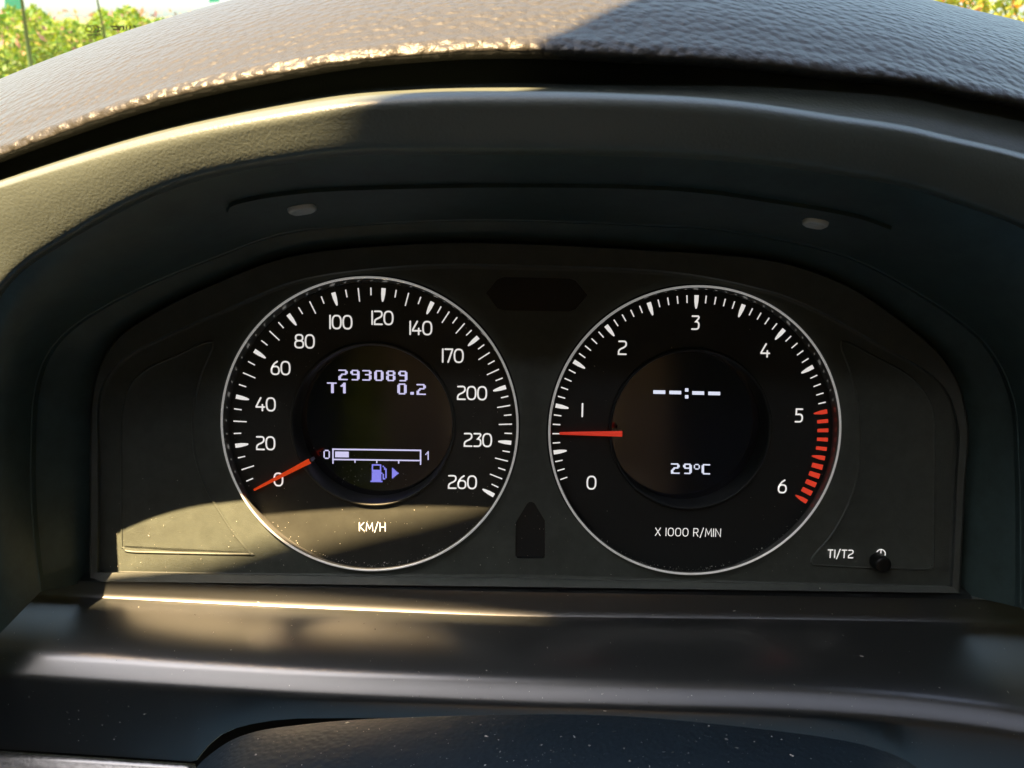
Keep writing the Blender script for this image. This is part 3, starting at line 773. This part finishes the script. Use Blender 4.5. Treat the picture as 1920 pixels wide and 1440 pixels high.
mark('glass_lettering', [[(208, 49.5), (222, 50)], [(213, 55), (221, 55.5), (221, 51)], [(224, 56), (225, 50), (232, 50), (232, 55)], [(237, 49.5), (237, 55)], [(244, 49), (243.5, 54)], [(251, 48.5), (254, 51)]], 1.5)

# ------------------------------------------------------------------ outside
gmat = principled('grass_ground', (.075, .115, .02), .9)
bb = gmat.node_tree.nodes['Principled BSDF']; tc = nd(gmat, 'ShaderNodeTexCoord'); nz = nd(gmat, 'ShaderNodeTexNoise')
nz.inputs['Scale'].default_value = 2.5; nz.inputs['Detail'].default_value = 6; lk(gmat, tc.outputs['Object'], nz.inputs['Vector'])
rp = nd(gmat, 'ShaderNodeValToRGB'); rp.color_ramp.elements[0].color = (.06, .07, .035, 1); rp.color_ramp.elements[1].color = (.13, .13, .06, 1)
lk(gmat, nz.outputs['Fac'], rp.inputs['Fac']); lk(gmat, rp.outputs[0], bb.inputs['Base Color'])
gr = mk('ground', [(-1500, -1500, 0), (1500, -1500, 0), (1500, 1500, 0), (-1500, 1500, 0)], [(0, 1, 2, 3)], gmat, None, False, 'world')
tag(gr, None, kind='structure')
def wpt(px, py, dist):
    """world point seen at a pixel, at a horizontal distance"""
    r = CW.to_3x3() @ Vector(((px - 960) / F, (720 - py) / F, -1)); k = dist / math.hypot(r.x, r.y)
    return Vector(camo.location) + r * k
def leaves(n, centre_fn, size, mat, name, parent=None):
    V, f = [], []
    for i in range(n):
        c = centre_fn(); s = size * random.uniform(.5, 1.3)
        a = Vector((random.gauss(0, 1), random.gauss(0, 1), random.gauss(0, 1))).normalized()
        b = a.orthogonal().normalized(); b = (Matrix.Rotation(random.uniform(0, 6.28), 3, a) @ b); d_ = a.cross(b)
        k = len(V); c = Vector(c)
        V += [c - b * s, c + d_ * s * .4 - b * .1 * s, c + b * s, c - d_ * s * .4 - b * .1 * s]; f.append((k, k + 1, k + 2, k + 3))
    return mk(name, V, f, mat, parent, False, 'world')
M['meadow'] = leafmat('meadow_leaves', (.018, .11, .001), (.17, .21, .001))
M['meadow_f'] = leafmat('meadow_flowers', (.30, .2, .06), (.34, .15, .2))
def meadow_pt():
    d_ = random.uniform(7.0, 10.5); x = random.uniform(-160, 640)
    p = wpt(x, 20, d_); top = 1.16 + .06 * math.sin(x * .035) + .03 * math.sin(x * .11)
    return (p.x, p.y, random.random() ** .7 * top)
o = leaves(42000, meadow_pt, .030, M['meadow'], 'meadow'); tag(o, 'bright yellow-green tall meadow plants seen through the windscreen', 'meadow', kind='stuff')
def mf_pt():
    d_ = random.uniform(7.0, 10.5); x = random.uniform(-160, 640); p = wpt(x, 20, d_)
    return (p.x, p.y, random.uniform(.9, 1.2))
o = leaves(1000, mf_pt, .035, M['meadow_f'], 'meadow_flowers'); tag(o, 'pinkish flower heads along the top of the meadow', 'flowers', kind='stuff')
M['post'] = principled('post_green', (.035, .075, .02), .7)
for (x0, y0, x1, y1, d_, r_, lab) in ((40, -6, 57, 118, 6.6, .018, 'thick dark green leaning stake at the far left of the meadow'), (182, -2, 196, 66, 6.8, .012, 'thin tapering green stake in the meadow behind the glass emblem')):
    a = wpt(x0, y0, d_); b = wpt(x1, y1, d_); b = a + (b - a) * (1.0 / max(.01, 1) * 1.0)
    k = (a.z) / max(1e-3, a.z - b.z); b = a + (b - a) * k
    V = []
    for q, rr in ((a, r_ * .55), (a + (b - a) * .35, r_ * .9), (b, r_ * 1.2)):
        for j in range(10): V.append(q + Vector((rr * math.cos(j * .628), rr * math.sin(j * .628), 0)))
    o = mk('garden_stake', V, grid_faces(3, 10, True) + [tuple(range(10))], M['post'], None, True, 'world')
    tag(o, lab, 'stake', 'stakes in the meadow')
M['teal'] = principled('teal_cloth', (.006, .2, .13), .7)
for (x0, y0, x1, y1, d_, lab) in ((9, -40, 43, 22, 11.5, 'teal green panel above the meadow at the far left'), (392, -40, 412, 5, 11.5, 'small teal green panel just over the hood edge')):
    a, b, c, e = wpt(x0, y1, d_), wpt(x1, y1 - 2, d_), wpt(x1 - 2, y0, d_), wpt(x0 - 2, y0, d_)
    nrm = (b - a).cross(e - a).normalized() * .03
    V = [a, b, c, e, a + nrm, b + nrm, c + nrm, e + nrm]
    pole = []
    o = mk('teal_panel', V, [(0, 1, 2, 3), (7, 6, 5, 4), (0, 4, 5, 1), (1, 5, 6, 2), (2, 6, 7, 3), (3, 7, 4, 0)], M['teal'], None, False, 'world')
    tag(o, lab, 'panel', 'teal panels beyond the meadow')
M['shrub'] = leafmat('shrub_leaves', (.05, .12, .004), (.30, .26, .01)); M['shrub_o'] = leafmat('shrub_flowers', (.32, .07, .006), (.4, .18, .015))
sb = empty('flowering_shrub', wpt(1880, 40, 4.2) * 1.0); 
sbp = Vector(ORG[sb.name]); sbp.z = 0; sb.location = sbp; ORG[sb.name] = sbp
tag(sb, 'yellow-green shrub with orange flowers beyond the hood at the upper right', 'shrub')
def sb_pt(r=.75, h=1.35):
    a = random.uniform(0, 6.283); q = r * math.sqrt(random.random())
    return (sbp.x + q * math.cos(a), sbp.y + q * math.sin(a), random.uniform(.15, h))
leaves(9000, sb_pt, .030, M['shrub'], 'foliage', sb); leaves(1500, lambda: sb_pt(.78), .028, M['shrub_o'], 'blossoms', sb)
V = []
for k in range(7):
    a = k * .9
    for j, z in enumerate((0, .5, 1.1)):
        for q in range(5): V.append((sbp.x + math.cos(a) * .35 * z + .012 * math.cos(q * 1.2566), sbp.y + math.sin(a) * .35 * z + .012 * math.sin(q * 1.2566), z))
f = []
for k in range(7): f += [tuple(i + 15 * k for i in t_) for t_ in grid_faces(3, 5, True)]
mk('stem', V, f, M['post'], sb, True, 'world')

# unseen belt of leaves added behind the camera (mirrored in the displays, tints the light)
M['added_hedge'] = leafmat('added_hedge_leaves', (.10, .13, .002), (.30, .30, .004))
def hg_pt():
    a = random.uniform(R(150), R(372)); rr = random.uniform(5.2, 6.2)
    return (rr * math.cos(a), rr * math.sin(a), random.random() * (4.0 + .35 * math.sin(a * 9) + .2 * math.sin(a * 23)))
o = leaves(30000, hg_pt, .24, M['added_hedge'], 'added_hedge'); tag(o, 'unseen green leaf belt added behind the camera for display reflections', 'added_hedge', kind='stuff')

# ------------------------------------------------------------------ dust specks
dm = M['dust']; db = dm.node_tree.nodes['Principled BSDF']; g_ = nd(dm, 'ShaderNodeNewGeometry'); r_ = nd(dm, 'ShaderNodeValToRGB')
r_.color_ramp.elements[0].color = (.06, .055, .045, 1); r_.color_ramp.elements[1].color = (.75, .72, .65, 1); r_.color_ramp.elements[0].position = .2
lk(dm, g_.outputs['Random Per Island'], r_.inputs['Fac']); lk(dm, r_.outputs[0], db.inputs['Base Color'])
DV, DF = [], []
def speck(p, n, s):
    p = Vector(p); n = Vector(n).normalized(); t = n.orthogonal().normalized(); t = Matrix.Rotation(random.uniform(0, 6.28), 3, n) @ t; b = n.cross(t)
    e = random.choice((1, 1, 1.4, .7, 2.6)) if s < .0003 else 1
    k = len(DV); m = 5
    for j in range(m):
        a = 2 * math.pi * j / m; q = s * random.uniform(.6, 1.1)
        DV.append(p + t * (q * e * math.cos(a)) + b * (q / e ** .5 * math.sin(a)) + n * .00003)
    DV.append(p + n * (s * .7))
    for j in range(m): DF.append((k + j, k + (j + 1) % m, k + m))
def sz(): return random.choice((.00006, .00008, .0001, .00012, .00016, .00022))
for i in range(1000):                                    # ledge and ramp
    x, y = random.uniform(0, 1920), random.uniform(1105, 1430)
    h, n = cast(LB, x, y)
    if h: speck(h, n if n.dot(h) < 0 else -n, sz() * random.choice((.5, .7, .9, 1.3)))
for i in range(500):                                     # column cover
    h, n = cast(KB, random.uniform(380, 1720), random.uniform(1345, 1440))
    if h: speck(h, n if n.dot(h) < 0 else -n, sz() * random.choice((.6, .8, 1.3)))
def on_plane(u, v, w, s): speck(pl(u, v, w), EW, s)
for c, r0, r1, n1 in ((TS, .030, RTS, 260), (TT, .030, RTT, 60)):          # dial floors, more along the lower rim
    for i in range(n1):
        a = random.uniform(0, 6.28); r = random.uniform(r0 + .002, r1); on_plane(c[0] + r * math.cos(a), c[1] + r * math.sin(a), .0002, sz() * .8)
    for i in range(170):
        a = random.gauss(-math.pi / 2, .42); r = r1 + .0012 - abs(random.gauss(0, .0007)); on_plane(c[0] + r * math.cos(a), c[1] + r * math.sin(a), .0002, sz() * 1.2)
for i in range(420):                                     # face plate, lower left
    x, y = random.uniform(200, 1500), 1075 - abs(random.gauss(0, 90)) + random.uniform(-10, 10)
    q = uv(x, y, WP)
    if np.hypot(*(q - SC)) > RS + .002 and np.hypot(*(q - TC)) > RT + .002: on_plane(q[0], q[1], WP + .0006, sz() * .8)
for i in range(140):                                     # left display glass
    x, y = random.gauss(660, 50), random.gauss(895, 22); q = uv(x, y, -.009)
    if np.hypot(*(q - LS)) < .027: on_plane(q[0], q[1], -.0088, sz() * .9)
for x, y in ((1557, 1107), (1595, 1102), (1535, 1101)): q = uv(x, y, WF); on_plane(q[0], q[1], WF + .001, .0003)
du = mk('dust', DV, DF, M['dust'], None, False); tag(du, 'pale dust specks scattered over the ledge, dials and panels', 'dust', kind='stuff')
